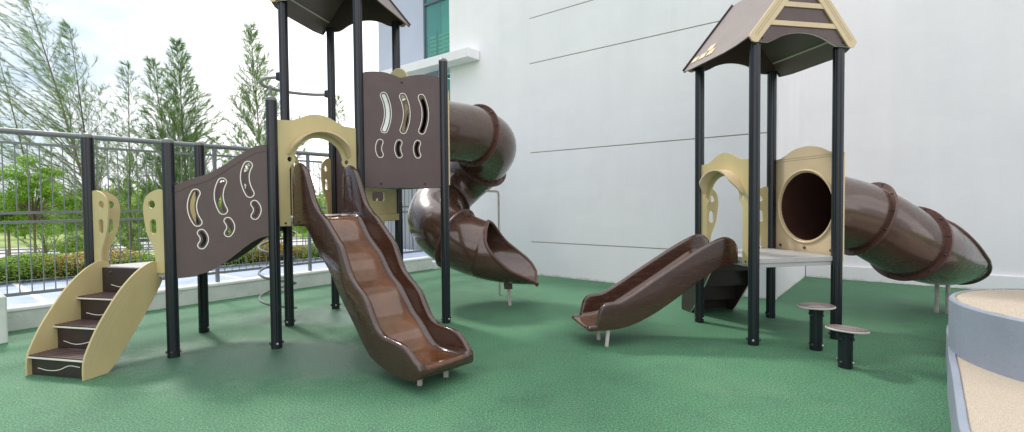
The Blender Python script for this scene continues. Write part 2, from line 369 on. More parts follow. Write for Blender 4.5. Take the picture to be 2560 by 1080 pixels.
# recessed facade
mb = MB(); sbox(mb, -11.5, -9.62, 8.55, 9.2, 4.62, 10.5, 'grey_facade'); sbox(mb, -9.62, -8.4, 8.55, 9.2, 6.9, 10.5, 'grey_facade'); mb.build('upper_facade', bld, 0)
mb = MB(); sbox(mb, -11.5, -8.4, 8.6, 9.2, 2.9, 3.2, 'wall'); sbox(mb, -11.5, -9.0, 8.6, 9.2, 3.2, 4.6, 'wall'); mb.build('spandrel', bld, 0)
mb = MB(); sbox(mb, -11.5, -8.4, 8.66, 9.2, .2, 2.9, 'grey_clad')
for i in range(10): sbox(mb, -11.45+i*.3, -11.2+i*.3, 8.63, 8.66, .25, 2.88, 'grey_clad')
mb.build('cladding', bld, 0)
mb = MB(); sbox(mb, -11.5, -7.44, 7.85, 8.225, 4.66, 4.86, 'wall'); mb.build('ledge', bld, 0, .006)
def window(s0, s1, z0, z1, blinds, mull):
    w = MB(); d0, d1 = 8.55, 8.62
    sbox(w, s0, s0+.05, d0-.02, d1, z0, z1, 'frame'); sbox(w, s1-.03, s1, d0-.02, d1, z0, z1, 'frame')
    sbox(w, s0+.05, s1-.03, d0-.02, d1, z0, z0+.05, 'frame'); sbox(w, s0+.05, s1-.03, d0-.02, d1, z1-.05, z1, 'frame')
    for z in mull: sbox(w, s0+.05, s1-.03, d0-.02, d1, z-.03, z+.03, 'frame')
    wo = w.build('window', bld, 0, .003)
    p = MB(); sbox(p, s0+.05, s1-.03, d0+.02, d0+.03, z0+.05, z1-.05, 'glass'); p.build('pane', wo, 0)
    p = MB(); sbox(p, s0, s1+.3, d0+.62, d0+.65, z0-.1, z1+.1, 'room'); sbox(p, s0+.0, s1, d0+.07, d0+.62, z1, z1+.05, 'room'); p.build('room_wall', wo, 0)
    for i in range(blinds):
        p = MB(); sbox(p, s0+.08, s1-.05, d0+.12, d0+.17, z0+.1+i*.1, z0+.15+i*.1, 'blind'); p.build('blind_slat', wo, 0)
    p = MB(); sbox(p, s0+.35, s0+.40, d0+.08, d0+.11, z0+.05, z0+.05+blinds*.1+.1, 'frame'); p.build('blind_post', wo, 0)
window(-9.62, -8.4, 4.86, 6.9, 8, [6.5]); window(-9.0, -8.4, 3.2, 4.62, 5, [])

# ------------------------------------------------------------------ play equipment parts
def post(t, x, y, h, cap=False, rot=0.):
    mb = MB(); rf = lambda j: .93 if j % 8 == 3 else 1.
    z = h-.035 if cap else h
    mb.lathe((x, y, 0), (0, 0, 1), [(.054, 0), (.054, z)], 'post', 32, rf); p = mb.build('post', t, 25)
    if cap:
        mb = MB(); mb.lathe((x, y, z), (0, 0, 1), [(.056, 0), (.056, .008), (.052, .022), (.042, .036), (.025, .046), (.004, .05)], 'cap', 24); mb.build('cap', p)
    for i in range(4):
        a = rot+i*math.pi/2+.5; mb = MB(); dx, dy = math.cos(a), math.sin(a)
        mb.lathe((x+dx*.052, y+dy*.052, .055), (dx, dy, 0), [(.016, 0), (.016, .010)], 'bolt', 10)
        mb.ball((x+dx*.064, y+dy*.064, .055), .012, 'steel' if i % 2 else 'bolt', (dx, dy, 0)); mb.build('anchor_bolt', p)
    return p
def bolt(parent, P, s, z, y, r=.013):
    mb = MB(); c = P(s, z, y); ax = P(s, z, y+1)-c; mb.ball(c, r, 'bolt', ax, .6, 10); mb.build('bolt', parent)
def deck(t, pts, z, name='deck'):
    mb = MB(); mb.prism(pts, [], lambda a, b, y: Vector((a, b, y)), z-.05, z, 'deck')
    for i in range(len(pts)):
        a, b = V3(*pts[i]), V3(*pts[(i+1) % len(pts)]); d = (b-a); L = d.length; d.normalize(); nn = Vector((-d.y, d.x, 0))
        c = sum((V3(*q) for q in pts), Vector())/len(pts)
        if nn.dot(c-a) < 0: nn = -nn
        mb.box(a+d*.055+nn*.012+Vector((0, 0, z-.095)), d*(L-.11), nn*.03, Vector((0, 0, .088)), 'deck')
    return mb.build(name, t, 0, .003)

def arch_panel(t, a, b, out, z, bs=1.):
    """cream doorway panel with a visor; z = panel foot"""
    P = frame(a, b, out)
    top = cr([(.05, 1.11), (.12, 1.112), (.23, 1.125), (.34, 1.178), (.42, 1.205), (.5, 1.213), (.58, 1.205), (.66, 1.178), (.77, 1.125), (.88, 1.112), (.95, 1.11)], 4)
    arch = [(.5+.272*math.cos(q), .705+.25*math.sin(q)) for q in [math.pi*(.06+.88*i/20) for i in range(21)]]
    right = [(.83, 0), (.83, .60), (.81, .645), (.778, .668), (.766, .70), (.775, .735)]
    left = [(1-x, y) for x, y in right[::-1]]
    loop = [(.05, .0)]+top+[(.95, 0)]+right+arch[1:-1]+left
    mb = MB(); mb.prism([(x, y+z) for x, y in loop], [circ2(.175, .705+z, .027, 16), circ2(.825, .705+z, .027, 16)], P, -.009, .009, 'cream')
    o = mb.build('arch_panel', t, 35, .003)
    # visor : a curved shell standing off the panel
    rows = []
    for i in range(29):
        q = math.pi*(.055+.89*i/28); f = i/28; dep = .13*(min(1, math.sin(math.pi*f)*1.6+.22)); 
        cx, cz = .5+.335*math.cos(q), z+.71+.315*math.sin(q)
        row = []
        for k in range(6):
            u = k/5; fl = 1+.02*u*u; row.append(P(.5+.352*math.cos(q)*fl, z+.70+.322*math.sin(q)*fl, .010+dep*u))
        for k in range(5, -1, -1):
            u = k/5; fl = 1+.02*u*u; row.append(P(.5+.336*math.cos(q)*fl, z+.70+.306*math.sin(q)*fl, .010+dep*u))
        rows.append(row)
    mb = MB(); mb.grid(rows, 'cream_pale', closed=True); k = mb.mi('cream_pale')
    n = len(rows[0]); L = len(mb.v); mb.face(list(range(n)), k); mb.face(list(range(L-n, L)), k)
    mb.build('visor', o, 50, 0)
    for s_ in (.115, .885): bolt(o, P, s_, z+.03, .011)
    return o
def handle_panel(t, a, b, out, z, flip=False, y=-.009, w0=.05, ws=1.):
    """narrow cream grab panel next to post a (s small); z = deck"""
    P0 = frame(a, b, out); P = (lambda s, zz, yy=0.: P0(1-s*ws, zz, yy)) if flip else (lambda s, zz, yy=0.: P0(s*ws, zz, yy))
    pts = [(w0, .0)]+[(w0, .81), (w0+.01, .825)]+cr([(.10, .828), (.17, .80), (.225, .745), (.248, .66), (.245, .56), (.228, .44), (.20, .34), (.165, .26), (.145, .17), (.14, .0)], 5)
    mb = MB(); mb.prism([(s, v+z-.05) for s, v in pts], [circ2(.165, z+.63, .035, 18, .04), capsule(.155, z+.41, .03, .045)], P, y, y+.018, 'cream')
    return mb.build('grab_panel', t, 35, .003)
def ring(mb, P, y, loop, inner):
    mb.ribbon(loop, P, y, .0085, 'white_line'); mb.ribbon(inner, P, y, .006, 'white_line')

def tower_roof(t, o0, ex, ey, z):
    """gabled roof over the square posts; o0 front-left post, ex along the gable, ey towards the back; z = post top"""
    o0 = V3(*o0); ex = V3(*ex); ey = V3(*ey)
    P = lambda a, b, c: o0+ex*a+ey*b+Vector((0, 0, c))
    ro = MB(); 
    hw, zr, ze = .69, z+.80, z-.065   # half width at the drip edge, ridge height, drip height
    slope = Vector((hw, zr-ze)).normalized()
    for sg, nm in ((-1, 'roof_sheet'), (1, 'roof_sheet')):
        mb = MB(); y0, y1 = -.072, 1.072
        # outline in (run from ridge, depth)
        L = math.hypot(hw, zr-ze)
        pl = [(0, y0), (L-.105, y0), (L-.085, y0+.03), (L-.04, y0+.14), (L-.012, y0+.32), (L-.005, y1-.2), (L-.02, y1), (0, y1)]
        nx = slope.y; nz = slope.x
        mb.prism(pl, [], lambda u, d, y: P(.5+sg*(slope.x*u+nx*y), d, zr-slope.y*u+nz*y), -.006, .006, 'roof')
        # folded back edge
        mb.prism([(0.0, y1-.012), (L-.03, y1-.012), (L-.03, y1), (0.0, y1)], [], lambda u, d, y: P(.5+sg*(slope.x*u+nx*y), d, zr-slope.y*u+nz*y), -.02, .03, 'brown_dark')
        sh = mb.build('roof_sheet', t, 20, .002)
        if sg < 0:
            for (u, d) in ((L-.17, .95), (L-.17, .79), (L-.17, .63), (L-.27, .71)):
                k = MB(); k.prism([(u-.045, d-.06), (u+.045, d-.06), (u+.045, d+.06), (u-.045, d+.06)], [], lambda uu, dd, y: P(.5+sg*(slope.x*uu+nx*y), dd, zr-slope.y*uu+nz*y), .006, .014, 'cream_pale'); k.build('shingle', sh, 0, .002)
        # stiffener bar on the inside
        k = MB(); u = L-.24; q = lambda d, e: P(.5+sg*(slope.x*(u)), d, zr-slope.y*u-.018-e)
        k.tube([q(-.02, 0), q(1.03, 0)], .011, 'white_edge', 8); k.build('edge_strip', sh)
    for b0, yy in ((0, -.062), (1, 1.062)):
        sgn = -1 if b0 == 0 else 1
        def Q(s_, z_, y): return P(s_, yy+sgn*y, z_)
        arch = cr([(.10, z-.028), (.17, z+.0), (.26, z+.045), (.38, z+.078), (.5, z+.088), (.62, z+.078), (.74, z+.045), (.83, z+.0), (.90, z-.028)], 4)
        gx = (zr-.03-(z+.03))/slope.y*slope.x
        pl = [(-.065, z-.028)]+arch+[(1.065, z-.028), (1.09, z+.0), (1.09, z+.06), (.5, zr-.06), (-.09, z+.06), (-.09, z+.0)]
        mb = MB(); mb.prism(pl, [], Q, -.006, .012, 'brown', 'white_edge')
        go = mb.build('gable_panel', t, 35, .002)
        bt = MB()
        for sg in (-1, 1):
            mb = MB(); L = math.hypot(hw, zr-ze)
            def B(u, v, y, sg=sg): # u down the slope, v perpendicular below sheet
                return Q(.5+sg*(slope.x*u-slope.y*v), zr-slope.y*u-slope.x*v, y)
            wv = .105; mitre = wv*slope.x/slope.y if 0 else wv*slope.x/slope.y
            L -= .095; loop = [(-.0, -.012), (L-.02, -.012), (L-.003, .0), (L+.012, .05), (L-.01, wv-.012), (L-.03, wv), (wv*slope.y/slope.x, wv)]
            mb.prism(loop, [], B, .012, .032, 'cream_pale')
            for v in (.028, .052): mb.ribbon([(.12, v), (L-.06, v)], B, .0328, .007, 'cream_dark', closed=False)
            mb.build('bargeboard', t, 20, .003)
        for zz in (z+.17, z+.365):
            wd = (zr-zz)/slope.y*slope.x-.10; mb = MB(); mb.prism([(.5-wd, zz-.025), (.5+wd, zz-.025), (.5+wd-.04, zz+.025), (.5-wd+.04, zz+.025)], [], Q, .013, .027, 'cream_pale'); mb.build('trim_strip', go, 0, .002)
        for s_ in (.02, .98):
            k = MB(); c = Q(s_, z+.018, .016); k.ball(c, .016, 'bolt', Q(s_, z, 1)-Q(s_, z, 0), .6, 10); k.build('bolt', go)

def slide(t, name, M0, q, d, rows, hw, lipw, mt='slide', wavy=False):
    """rows: (t, z_rim, z_bed, z_bottom, width factor)"""
    M0 = V3(*M0); q = V3(*q); d = V3(*d)
    sm = cr([tuple(r) for r in rows], 6) if 0 else cr2(rows, 6)
    prof = []
    for (tt, zr, zb, zo, wf) in sm:
        w = hw*wf; iw = w-.062; h = max(.004, zr-zb)
        c = lambda y, z: M0+d*tt+q*y+Vector((0, 0, z))
        rr = min(.028, h*.5); mid = w-.031
        side = [(w-.004, zo), (w, zo+.03*min(1, (zr-zo)/.1)), (w-.001, zr-rr)]
        for a in range(1, 6): an = math.pi*a/6; side.append((mid+.031*math.cos(an), zr-rr+rr*math.sin(an)))
        cr_ = min(.05, h*.45)
        side += [(iw, zr-rr), (iw-.002, zb+cr_), (iw-.01, zb+cr_*.4), (iw-.03, zb+cr_*.08), (iw-.06, zb), (iw*.45, zb-.003)]
        row = [c(y, z) for y, z in side]+[c(0, zb-.004)]+[c(-y, z) for y, z in side[::-1]]
        row += [c(-w*.5, zo), c(0, zo), c(w*.5, zo)]
        prof.append(row)
    mb = MB(); mb.grid(prof, mt, closed=True); n = len(prof[0]); k = mb.mi(mt); L = len(mb.v)
    kb = mb.mi('slide_bed'); lo_, hi_ = 12, 18
    for fi in range(len(mb.f)):
        if lo_ <= fi % n < hi_: mb.m[fi] = kb
    mb.face(list(range(n))[::-1], k); mb.face(list(range(L-n, L)), k)
    return mb.build(name, t, 50)
def cr2(rows, n):
    """Catmull-Rom on tuples of any length"""
    out = []; N = len(rows)
    for i in range(N-1):
        p1, p2 = rows[i], rows[i+1]; p0 = rows[i-1] if i else p1; p3 = rows[i+2] if i+2 < N else p2
        for j in range(n):
            u = j/n; out.append(tuple(.5*((2*b)+(c-a)*u+(2*a-5*b+4*c-e)*u*u+(3*b-a-3*c+e)*u**3) for a, b, c, e in zip(p0, p1, p2, p3)))
    out.append(tuple(rows[-1])); return out

def lerp_tab(tab, f):
    if len(tab) < 20: tab = cr2(tab, 6)
    for (a, x), (b, y) in zip(tab, tab[1:]):
        if f <= b: u = (f-a)/(b-a); return x+(y-x)*u
    return tab[-1][1]
def tube_slide(t, path, Rr, flanges, cut, heading0, near, far):
    """path control points, flange parameters (index along control points), cut = control index where the trough opens"""
    g = thing_part('tube_slide', t)
    n = 10; pts = [Vector(p) for p in cr(path, n)]; m = len(pts)
    T = [(pts[min(i+1, m-1)]-pts[max(i-1, 0)]).normalized() for i in range(m)]
    T[0] = Vector((*heading0, 0)).normalized()
    def fr(i):
        s = T[i].cross(Vector((0, 0, 1))).normalized(); return s, s.cross(T[i]).normalized()
    ci = int(cut*n)
    bounds = [0]+[int(f*n) for f in flanges]
    segs = [(bounds[i], bounds[i+1]) for i in range(len(bounds)-1)]+[(bounds[-1], ci)]
    K = 64
    for (a, b) in segs:
        if b <= a: continue
        mb = MB()
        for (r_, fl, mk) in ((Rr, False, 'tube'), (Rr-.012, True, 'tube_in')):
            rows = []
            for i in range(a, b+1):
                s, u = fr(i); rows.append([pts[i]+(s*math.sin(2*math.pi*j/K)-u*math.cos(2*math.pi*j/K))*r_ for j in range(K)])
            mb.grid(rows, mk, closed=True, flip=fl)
        mb.build('tube_section', g, 60, recalc=False)
    # exit trough
    rows_o, rows_i, e1, e2 = [], [], [], []
    for i in range(ci, m):
        f = (i-ci)/(m-1-ci); s, u = fr(i); pn, pf = R(lerp_tab(near, f)), R(lerp_tab(far, f))
        flare = 1+.10*max(0, f-.8)/.2; wdn = 1-.10*max(0, f-.75)/.25
        pt = lambda a, r_: pts[i]+(s*math.sin(a)*wdn-u*math.cos(a))*r_*(1+(flare-1)*min(1, abs(a)/1.2))
        K2 = 90; rows_o.append([pt(-pf+(pn+pf)*j/K2, Rr) for j in range(K2+1)]); rows_i.append([pt(-pf+(pn+pf)*j/K2, Rr-.012) for j in range(K2+1)])
        e1.append(pt(-pf, Rr)); e2.append(pt(pn, Rr))
    mb = MB(); mb.grid(rows_o, 'tube'); mb.grid(rows_i, 'tube', flip=True); mb.build('exit_trough', g, 60, recalc=False)
    edge = e1+rows_o[-1][1:-1]+e2[::-1]
    mb = MB(); mb.tube(edge, .023, 'rim', 8); mb.build('exit_rim', g)
    for i in [int(f*n) for f in flanges]:
        mb = MB(); s, u = fr(i); k = 48
        for (r_, off) in ((Rr+.055, .016),):
            ring_ = []
            for (r__, h) in ((Rr-.004, -off), (Rr+.05, -off), (Rr+.056, -off*.5), (Rr+.056, off*.5), (Rr+.05, off), (Rr-.004, off)):
                ring_.append([pts[i]+T[i]*h+(s*math.sin(2*math.pi*j/k)-u*math.cos(2*math.pi*j/k))*r__ for j in range(k)])
            mb.grid(ring_, 'rim', closed=True)
        for j in range(12):
            a = 2*math.pi*(j+.5)/12
            for sd in (-1, 1): mb.ball(pts[i]+T[i]*sd*.02+(s*math.sin(a)-u*math.cos(a))*(Rr+.028), .014, 'bolt', T[i]*sd, .8, 8)
        mb.build('flange', g, 40)
    return g
def thing_part(name, parent):
    """a part that only gathers sub-parts"""
    o = bpy.data.objects.new(name, None); C.objects.link(o); o.parent = parent; return o
def tube_panel(t, a, b, out, z, cz, Rr):
    P = frame(a, b, out)
    top = cr([(-.03, 1.15), (.05, 1.153), (.15, 1.175), (.28, 1.235), (.40, 1.262), (.5, 1.27), (.6, 1.262), (.72, 1.235), (.85, 1.175), (.95, 1.153), (1.03, 1.15)], 4)
    pl = [(-.03, -.02)]+top+[(1.03, -.02)]
    mb = MB(); mb.prism([(x, y+z) for x, y in pl], [circ2(.5, cz, Rr-.012, 48)], P, .045, .064, 'cream_pale')
    mb.lathe(P(.5, cz, .02), P(.5, cz, 1)-P(.5, cz, 0), [(Rr+.035, .018), (Rr+.035, .030), (Rr+.02, .036)], 'cream_pale', 48) if 0 else None
    # raised lip round the hole on the deck side
    c = P(.5, cz, .041); ux = P(1, 0, 0)-P(0, 0, 0)
    mb.tube([c+ux*(Rr+.012)*math.cos(q)+Vector((0, 0, (Rr+.012)*math.sin(q))) for q in [2*math.pi*i/48 for i in range(48)]], .013, 'cream_pale', 8, closed=True)
    for zz in (1.12, 1.145): mb.ribbon([(-.04, z+zz), (1.04, z+zz)], P, .0442, .007, 'cream_dark', closed=False)
    o = mb.build('tube_panel', t, 35, .003)
    for s_ in (.12, .5, .88):
        k = MB(); k.ball(P(s_, z+.09, .040), .02, 'tube', P(0, 0, -1)-P(0, 0, 0), .6, 10); k.build('bolt', o)
    return o
def stair(t, M0, q, d, z, sm='cream'):
    """four-step stair; q lateral, d outward, z deck height"""
    M0 = V3(*M0); q = V3(*q); d = V3(*d); g = thing_part('stair', t); kz = z/.875
    outl = cr([(.71, .0), (.712, .08), (.70, .18), (.66, .28), (.60, .40), (.53, .51), (.43, .65), (.33, .765), (.22, .86), (.12, .92), (.04, .945), (-.005, .93)], 4)
    back = [(-.045, .89), (-.05, .74), (-.03, .70), (.06, .56), (.19, .38), (.32, .21), (.44, .06), (.50, .0)]
    for sg in (-1, 1):
        P = lambda s, zz, y, sg=sg: M0+d*s+q*sg*(.315+y)+Vector((0, 0, zz*kz))
        mb = MB(); mb.prism([*outl, *back], [], P, -.004, .016, sm, None if sm == 'cream' else 'white_edge')
        for off in (.045, .075, .10) if sm == 'cream' else ():
            ln = [(s-off*.75, v-off*.65) for s, v in outl[6:-9]]
            mb.ribbon(ln, P, .0172, .005, 'cream_pale', closed=False)
        mb.build('side_panel', g, 30, .003)
    Pf = lambda y, s, zz: M0+d*s+q*y+Vector((0, 0, zz))
    zs = [.178, .398, .622]; ds = [.707, .495, .288]
    for i, (zz, dd) in enumerate(zip(zs, ds)):
        zz *= kz; mb = MB(); nx = (ds[i+1] if i < 2 else .06)
        mb.box(Pf(-.31, nx-.03, zz-.022), q*.62, d*(dd-nx+.02), Vector((0, 0, .018)), 'brown_dark')
        k = (dd-nx+.02)/7
        for j in range(7): mb.box(Pf(-.31, nx-.03+j*k+.004, zz-.004), q*.62, d*(k-.010), Vector((0, 0, .006)), 'brown')
        mb.box(Pf(-.31, dd-.0095, zz-.022), q*.62, d*.006, Vector((0, 0, .013)), 'white_edge'); mb.build('tread', g, 0)
        zb = zs[i-1]*kz if i else 0
        mb = MB(); f = dd-.035; mb.box(Pf(-.31, f-.015, zb), q*.62, d*.015, Vector((0, 0, zz-.022-zb)), 'brown_dark')
        sw = cr([(-.24, zb+.05*1.3), (-.12, zb+.05), (0, zb+.062), (.12, zb+.105), (.24, zb+.10)] if i % 2 == 0 else [(-.24, zb+.07), (-.1, zb+.045), (.05, zb+.07), (.2, zb+.12)], 6)
        mb.ribbon(sw, lambda a, b, y: Pf(a, f+.0015, b), 0, .007, 'white_edge', closed=False); mb.build('riser', g, 0)
    zb = zs[2]*kz; mb = MB(); mb.box(Pf(-.31, .025, zb), q*.62, d*.015, Vector((0, 0, z-.005-zb)), 'brown_dark')
    mb.ribbon(cr([(-.2, zb+.08), (-.08, zb+.06), (.06, zb+.08), (.2, zb+.12)], 6), lambda a, b, y: Pf(a, .0415, b), 0, .007, 'white_edge', closed=False)
    mb.ball(Pf(-.2, .042, z-.05), .017, 'bolt', d, .6, 10); mb.ball(Pf(.2, .042, z-.05), .017, 'bolt', d, .6, 10); mb.build('riser', g, 0)
    return g
def foot(t, x, y, z, k='leg', r=.02, tilt=(0, 0)):
    mb = MB(); mb.box(Vector((x-r, y-r, 0)), Vector((2*r, 0, 0)), Vector((0, 2*r, 0)), Vector((tilt[0], tilt[1], z)), k); return mb.build('support_leg', t, 0, .003)

# ================================================================== LEFT PLAYSET
th = 1.8704; e = Vector((math.cos(th), math.sin(th), 0)); rot = lambda v, a: Vector((v.x*math.cos(a)-v.y*math.sin(a), v.x*math.sin(a)+v.y*math.cos(a), 0))
L1 = V3(-3.358, 4.849); L2 = L1+e; L0 = L1+rot(e, math.pi/3); gdir = rot(e, -math.pi/2); L3 = L1+gdir*.93; L4 = L3+e
A_ = L3+rot(e, -math.pi/3); nn_ = rot(A_-L4, math.pi/2); L5 = L4+nn_; L7 = A_+nn_; L6 = A_+rot(nn_, -math.pi/3)
xy = lambda v: (v.x, v.y)
T1 = thing('climbing_frame', (L3.x, L3.y, 0), 'large brown and cream climbing frame with wavy open slide, spiral tube slide and bridge', 'play structure')
DZ1, DZ2, DZ3 = .88, 1.36, 1.78
for p_, h, cp in ((L0, 2.23, 1), (L1, 2.14, 1), (L2, 2.23, 1), (L3, 2.60, 1), (L6, 3.27, 1), (L4, 3.98, 0), (L5, 3.98, 0), (L7, 3.98, 0), (A_, 3.98, 0)):
    post(T1, p_.x, p_.y, h, cp, rot=th+p_.x*2)
deck(T1, [xy(L0), xy(L1), xy(L2)], DZ1); deck(T1, [xy(L3), xy(A_), xy(L4)], DZ2); deck(T1, [xy(L4), xy(A_), xy(L7), xy(L5)], DZ2-.002); deck(T1, [xy(A_), xy(L6), xy(L7)], DZ3)
# stair
q = (L1-L0).normalized(); d = Vector((q.y, -q.x, 0)); mid = (L0+L1)/2
stair(T1, xy(mid), xy(q), xy(d), DZ1)
handle_panel(T1, xy(L0), xy(L1), xy(d), DZ1); handle_panel(T1, xy(L0), xy(L1), xy(d), DZ1, flip=True, ws=1.25)
handle_panel(T1, xy(L0), xy(L2), (-1, .3), DZ1); handle_panel(T1, xy(L0), xy(L2), (-1, .3), DZ1, flip=True)
# bridge side panels
def bridge_panel(a, b, out, flip):
    P = frame(a, b, out)
    top = cr([(.045, 1.69), (.10, 1.715), (.19, 1.757), (.34, 1.81), (.48, 1.895), (.63, 2.005), (.76, 2.085), (.83, 2.108), (.885, 2.112)], 5)
    bot = cr([(.885, 1.175), (.80, 1.155), (.683, 1.087), (.56, .985), (.44, .895), (.33, .832), (.20, .80), (.10, .787), (.045, .785)], 5)
    holes = []; rings = []
    for (p0, pm, p2) in (((.232, 1.618), (.197, 1.472), (.242, 1.328)), ((.468, 1.73), (.433, 1.588), (.47, 1.443)), ((.705, 1.90), (.672, 1.765), (.715, 1.612))):
        holes.append(banana(p0, pm, p2, .021)); rings.append(banana(p0, pm, p2, .040))
    for (cx, cz) in ((.285, 1.16), (.522, 1.275), (.768, 1.445)):
        arc = ((cx-.012, cz+.062), (cx+.012, cz), (cx-.012, cz-.062)); holes.append(banana(*arc, .017)); rings.append(banana(*arc, .036))
    mb = MB(); mb.prism(top+bot, holes, P, .0, .016, 'brown', 'white_edge')
    for h, r_ in zip(holes, rings): mb.ribbon(r_, P, .0172, .0085, 'white_line'); 
    mb.ribbon([(s, z-.072) for s, z in top], P, .0168, .009, 'brown_dark', closed=False)
    return mb.build('bridge_side', T1, 35, .002)
bridge_panel(xy(L1), xy(L3), (.2, -1), 0); bridge_panel(xy(L2), xy(L4), (-.2, 1), 0)
br = MB(); N = 9
for i in range(N):
    f0 = i/N; f1 = (i+1)/N; f = lambda f: DZ1+(DZ2-DZ1)*(3*f*f-2*f**3)
    a = L1+gdir*(.93*f0)+e*.03; a.z = f(f0)-.05; v = gdir*(.93/N-.012); v.z = (f(f1)-f(f0))*.9
    br.box(a, e*.94, v, Vector((0, 0, .035)), 'deck')
    br.box(a+Vector((0, 0, -.03)), e*.94, v, Vector((0, 0, .029)), 'post')
br.build('bridge_deck', T1, 0, .002)
# arch panel + wavy slide
q = (A_-L3).normalized(); d = Vector((q.y, -q.x, 0)); mid = (L3+A_)/2
arch_panel(T1, xy(L3), xy(A_), xy(d), 1.27)
rows = [(.03, 1.80, 1.37, 1.27, 1), (.07, 1.90, 1.37, 1.27, 1), (.15, 1.935, 1.37, 1.27, 1), (.24, 1.90, 1.37, 1.27, 1), (.32, 1.83, 1.368, 1.262, 1)]
for t_, zr_, zo_ in ((.41, 1.66, 1.19), (.49, 1.52, 1.11), (.59, 1.43, 1.02), (.71, 1.355, .93), (.83, 1.26, .83), (.94, 1.17, .70), (1.02, 1.10, .62), (1.09, .98, .55), (1.17, .855, .48), (1.27, .775, .385), (1.37, .715, .285), (1.45, .645, .215), (1.53, .53, .165), (1.61, .435, .14)):
    u_ = (t_-.38)/(1.64-.38); rows.append((t_, zr_, 1.362-1.13*u_+.017*math.sin(u_*2*math.pi*3.4+.6)*(1 if u_ < .9 else .4), zo_, 1))
rows += [(1.71, .39, .198, .115, 1.0), (1.85, .378, .178, .10, 1.0), (1.98, .36, .178, .095, .995), (2.07, .31, .185, .098, .975), (2.125, .262, .205, .105, .95), (2.16, .232, .212, .122, .92), (2.178, .195, .19, .15, .89)]
so = slide(T1, 'wavy_slide', xy(mid), xy(q), xy(d), rows, .315, 0)
for sg in (-1, 1):
    mb = MB()
    def Pe(s, z, y, sg=sg): return mid+d*s+q*sg*(.251)+Vector((0, 0, z))
    rr = [(.08, 1.46), (.08, 1.74), (.10, 1.80), (.15, 1.82), (.20, 1.80), (.23, 1.74), (.25, 1.46), (.22, 1.43), (.11, 1.43)]
    mb.tube([Pe(s_, z_, 0) for s_, z_ in cr(rr, 4, True)], .0045, 'slide', 6, closed=True); mb.build('moulded_rib', so)
    for s0 in (1.53, 1.61, 1.69): mb = MB(); mb.tube([Pe(.09, s0, 0), Pe(.24, s0, 0)], .0035, 'slide', 6); mb.build('moulded_rib', so)
foot(T1, -.77, 4.029, .12); foot(T1, -.581, 4.22, .12)
# slotted wall panel
def slot_wall(a, b, out, z, h, name='slotted_panel', flip=False):
    P = frame(a, b, out)
    top = cr([(.035, h), (.08, h+.028), (.2, h+.04), (.30, h+.035), (.40, h+.01), (.49, h-.015), (.58, h+.01), (.70, h+.035), (.82, h+.04), (.92, h+.028), (.965, h)], 5)
    pl = [(.035, 0)]+top+[(.965, 0)]
    holes, rings = [], []
    for i in range(3):
        x = i*.222; s = h-1.32
        arc = ((.283+x, 1.08+s), (.328+x, .88+s), (.283+x, .675+s)); holes.append(banana(*arc, .022)); rings.append(banana(*arc, .040))
        arc = ((.232+x, .525+s), (.213+x, .452+s), (.232+x, .378+s)); holes.append(banana(*arc, .018)); rings.append(banana(*arc, .036))
    U = lambda L: [(x, y+z) for x, y in L]
    mb = MB(); mb.prism(U(pl), [U(h_) for h_ in holes], P, .0, .016, 'brown', 'white_edge')
    for r_ in rings: mb.ribbon(U(r_), P, .0172, .0075, 'white_line')
    o = mb.build(name, T1, 35, .002)
    for s_, z_ in ((.495, h-.07), (.24, .045), (.755, .045)): bolt(o, P, s_, z+z_, .017, .015)
    return o
slot_wall(xy(A_), xy(L6), (.3, -1), 1.693, 1.33); slot_wall(xy(L5), xy(L7), (.2, 1), 1.28, 1.07)
# riser panel below the upper deck
P = frame(xy(A_), xy(L7), (1, -.2)); mb = MB()
mb.prism([(.04, 1.36), (.04, 1.70), (.96, 1.70), (.96, 1.36)], [capsuleh for capsuleh in [[(.30, 1.53), (.58, 1.53), (.60, 1.56), (.60, 1.63), (.57, 1.65), (.31, 1.65), (.28, 1.63), (.28, 1.56)]]], P, -.02, 0, 'cream')
mb.box(P(.03, 1.27, -.03), P(.94, 0, 0)-P(0, 0, 0), P(0, 0, .06)-P(0, 0, 0), Vector((0, 0, .088)), 'cream'); mb.build('riser_panel', T1, 30, .002)
# tube panel and tube
q = (L6-L7).normalized(); o_ = Vector((-q.y, q.x, 0)); mid = (L6+L7)/2
if o_.y < 0: o_ = -o_
tube_panel(T1, xy(L7), xy(L6), xy(o_), 1.74, 2.48, .41)
path = [mid+o_*.068+Vector((0, 0, 2.48)), mid+o_*.5+Vector((0, 0, 2.48)), (-.535, 7.235, 2.475), (-.33, 7.60, 2.36), (-.48, 7.97, 2.14), (-.80, 8.15, 1.88), (-1.07, 8.0, 1.60), (-1.19, 7.68, 1.34), (-1.09, 7.33, 1.15), (-.81, 7.10, .98), (-.42, 7.03, .83), (-.02, 7.02, .755), (.36, 7.02, .735)]
tg = tube_slide(T1, path, .41, [2, 4, 6.1, 9], 9.9, xy(o_), [(0, 178), (.06, 130), (.14, 104), (.3, 84), (.5, 66), (.7, 52), (.85, 42), (1, 30)], [(0, 178), (.08, 158), (.2, 136), (.4, 112), (.6, 96), (.8, 80), (.93, 66), (1, 52)])
mb = MB(); mb.tube([(-.21, 7.94, 0), (-.21, 7.94, 1.62), (-.215, 7.935, 1.66), (-.235, 7.92, 1.675), (-.42, 7.80, 1.68)], .018, 'leg', 10); mb.build('support_leg', T1)
foot(T1, -.04, 7.15, .27, r=.022, tilt=(-.02, .02))
mb = MB(); mb.box((-.12, 7.07, .25), (.12, 0, 0), (0, .1, 0), (-.01, 0, .11), 'rim'); mb.build('leg_bracket', T1, 0, .006)
